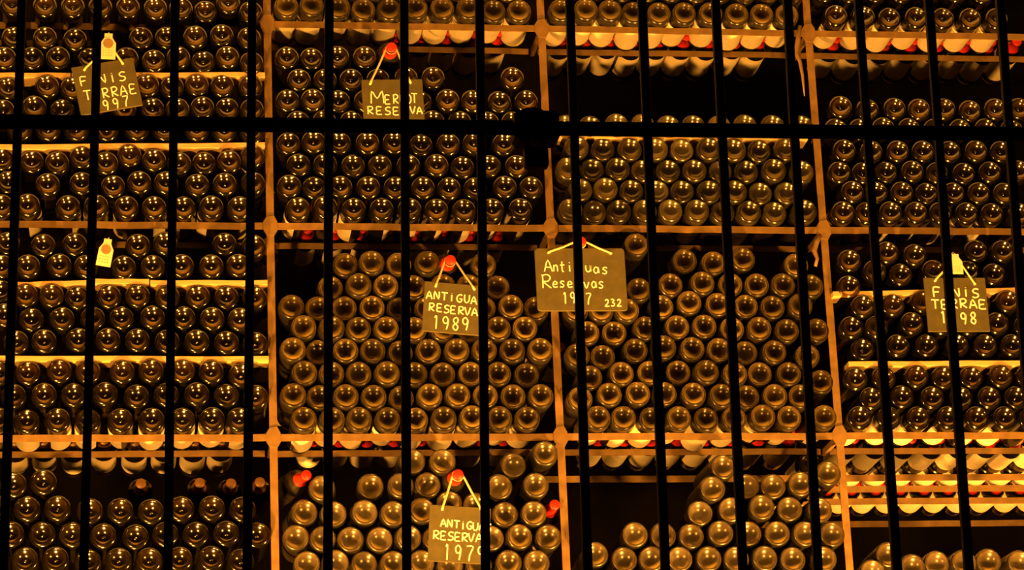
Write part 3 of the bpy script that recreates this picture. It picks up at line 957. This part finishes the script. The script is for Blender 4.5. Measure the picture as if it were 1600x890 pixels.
# ------------------------------------------------------------------ the iron gate in front
GY = -3.0
gc = at(800, 205, GY)
gate = tag(obj('iron_gate', None, None, (gc.x, GY, 0)), 'black wrought iron barred gate standing in front of the wine rack', 'gate')
lean = math.radians(1.3)
for i, (t, b) in enumerate(BARS):
    A, B = at(t, 0, GY), at(b, 890, GY)
    xm, zm = (A.x + B.x) / 2, (A.z + B.z) / 2
    z0, z1 = 0.02, 4.6
    sl = (A.x - B.x) / (A.z - B.z)
    V, Fc = [], []
    r = random.Random(i)
    n = 14
    for k in range(n + 1):
        z = z0 + (z1 - z0) * k / n
        x = xm + (z - zm) * sl - gc.x + r.uniform(-.0006, .0006)
        w = 0.0086 + r.uniform(-.0004, .0004)
        q = w * 0.72
        V += [(x - w, -q, z), (x - q, -w, z), (x + q, -w, z), (x + w, -q, z), (x + w, q, z), (x + q, w, z), (x - q, w, z), (x - w, q, z)]
    for k in range(n):
        for j in range(8):
            j2 = (j + 1) % 8
            a = 8 * k
            Fc.append((a + j, a + j2, a + 8 + j2, a + 8 + j))
    Fc += [tuple(7 - j for j in range(8)), tuple(8 * n + j for j in range(8))]
    obj('bar', mesh('bar', V, Fc, ['iron']), gate)
for zz, nm in ((None, 'cross_bar'), (0.35, 'cross_bar'), (4.45, 'cross_bar')):
    zc = (at(0, 195, GY).z + at(1500, 210, GY).z) / 2 if zz is None else zz
    V, Fc = box((-1.9, -0.0145, zc - 0.0145), (1.5, -0.0088, zc + 0.0145), bev=0.0)
    obj(nm, mesh(nm, V, Fc, ['iron']), gate)
# lock case, hasp and padlock at the meeting of the leaves
p0, p1 = at(800, 180, GY), at(872, 226, GY)
V, Fc = [], []
x0, x1, z0, z1 = p0.x - gc.x, p1.x - gc.x, p1.z, p0.z
c = 0.008
pts = [(x0 + c, z0), (x1 - c, z0), (x1, z0 + c), (x1, z1 - c), (x1 - c, z1), (x0 + c, z1), (x0, z1 - c), (x0, z0 + c)]
for yy in (-0.028, 0.02):
    V += [(a, yy, b) for a, b in pts]
Fc += [tuple(range(8)), tuple(15 - i for i in range(8))] + [(i, 8 + i, 8 + (i + 1) % 8, (i + 1) % 8) for i in range(8)]
lc = obj('lock_case', mesh('lock_case', V, Fc, ['iron']), gate)
V, Fc = [], []
tube([Vector(((x0 + x1) / 2 + 0.03 * math.cos(a), 0.028, z1 + 0.004 + 0.02 * math.sin(a))) for a in [PI * k / 10 for k in range(11)]], 0.005, V, Fc, 8)
obj('handle', mesh('handle', V, Fc, ['iron'], None, True), lc)
pc = at(838, 246, GY)
pad = tag(obj('padlock', None, None, (pc.x, GY + 0.004, pc.z)), 'worn brown padlock hanging under the lock of the iron gate', 'padlock')
V, Fc = [], []
w, h = 0.024, 0.021
pts = []
for qx, qz, a0 in ((1, -1, -90), (1, 1, 0), (-1, 1, 90), (-1, -1, 180)):
    for k in range(4):
        a = math.radians(a0 + 30 * k)
        pts.append((qx * (w - .006) + .006 * math.cos(a), qz * (h - .006) + .006 * math.sin(a)))
n = len(pts)
for yy, s in ((-0.011, .9), (-0.009, 1), (0.009, 1), (0.011, .9)):
    V += [(a * s, yy, b * s) for a, b in pts]
Fc += [tuple(range(n)), tuple(4 * n - 1 - i for i in range(n))]
for j in range(3):
    Fc += [(j * n + i, (j + 1) * n + i, (j + 1) * n + (i + 1) % n, j * n + (i + 1) % n) for i in range(n)]
obj('padlock_body', mesh('padlock_body', V, Fc, ['brass']), pad)
V, Fc = [], []
tube([Vector((0.014, 0, h - .004)), Vector((0.014, 0, h + .012))] + [Vector((0.014 * math.cos(a), 0, h + .012 + 0.014 * math.sin(a))) for a in [PI * k / 8 for k in range(9)]] + [Vector((-0.014, 0, h - .004))], 0.0038, V, Fc, 8)
obj('shackle', mesh('shackle', V, Fc, ['iron'], None, True), pad)

# ------------------------------------------------------------------ loose ties on the third upright
for lab, pts in (('frayed strap tied round the top of the upright right of the third bay', ((1250, 40), (1247, 62), (1244, 84), (1250, 96), (1254, 118), (1257, 150))),
                 ('twisted wire hanging by the upright under the middle rail of third bay', ((1282, 366), (1276, 378), (1272, 392), (1277, 404), (1274, 416)))):
    V, Fc = [], []
    P = [at(x, y, -0.02 - 0.004 * (i % 2)) for i, (x, y) in enumerate(pts)]
    b = P[0].copy()
    tube([p - b for p in P], [0.006, 0.008, 0.009, 0.006, 0.005, 0.0015][:len(P)], V, Fc, 6, .5)
    tag(obj('loose_strap', mesh('loose_strap', V, Fc, ['steel'], None, True), None, b), lab, 'strap')
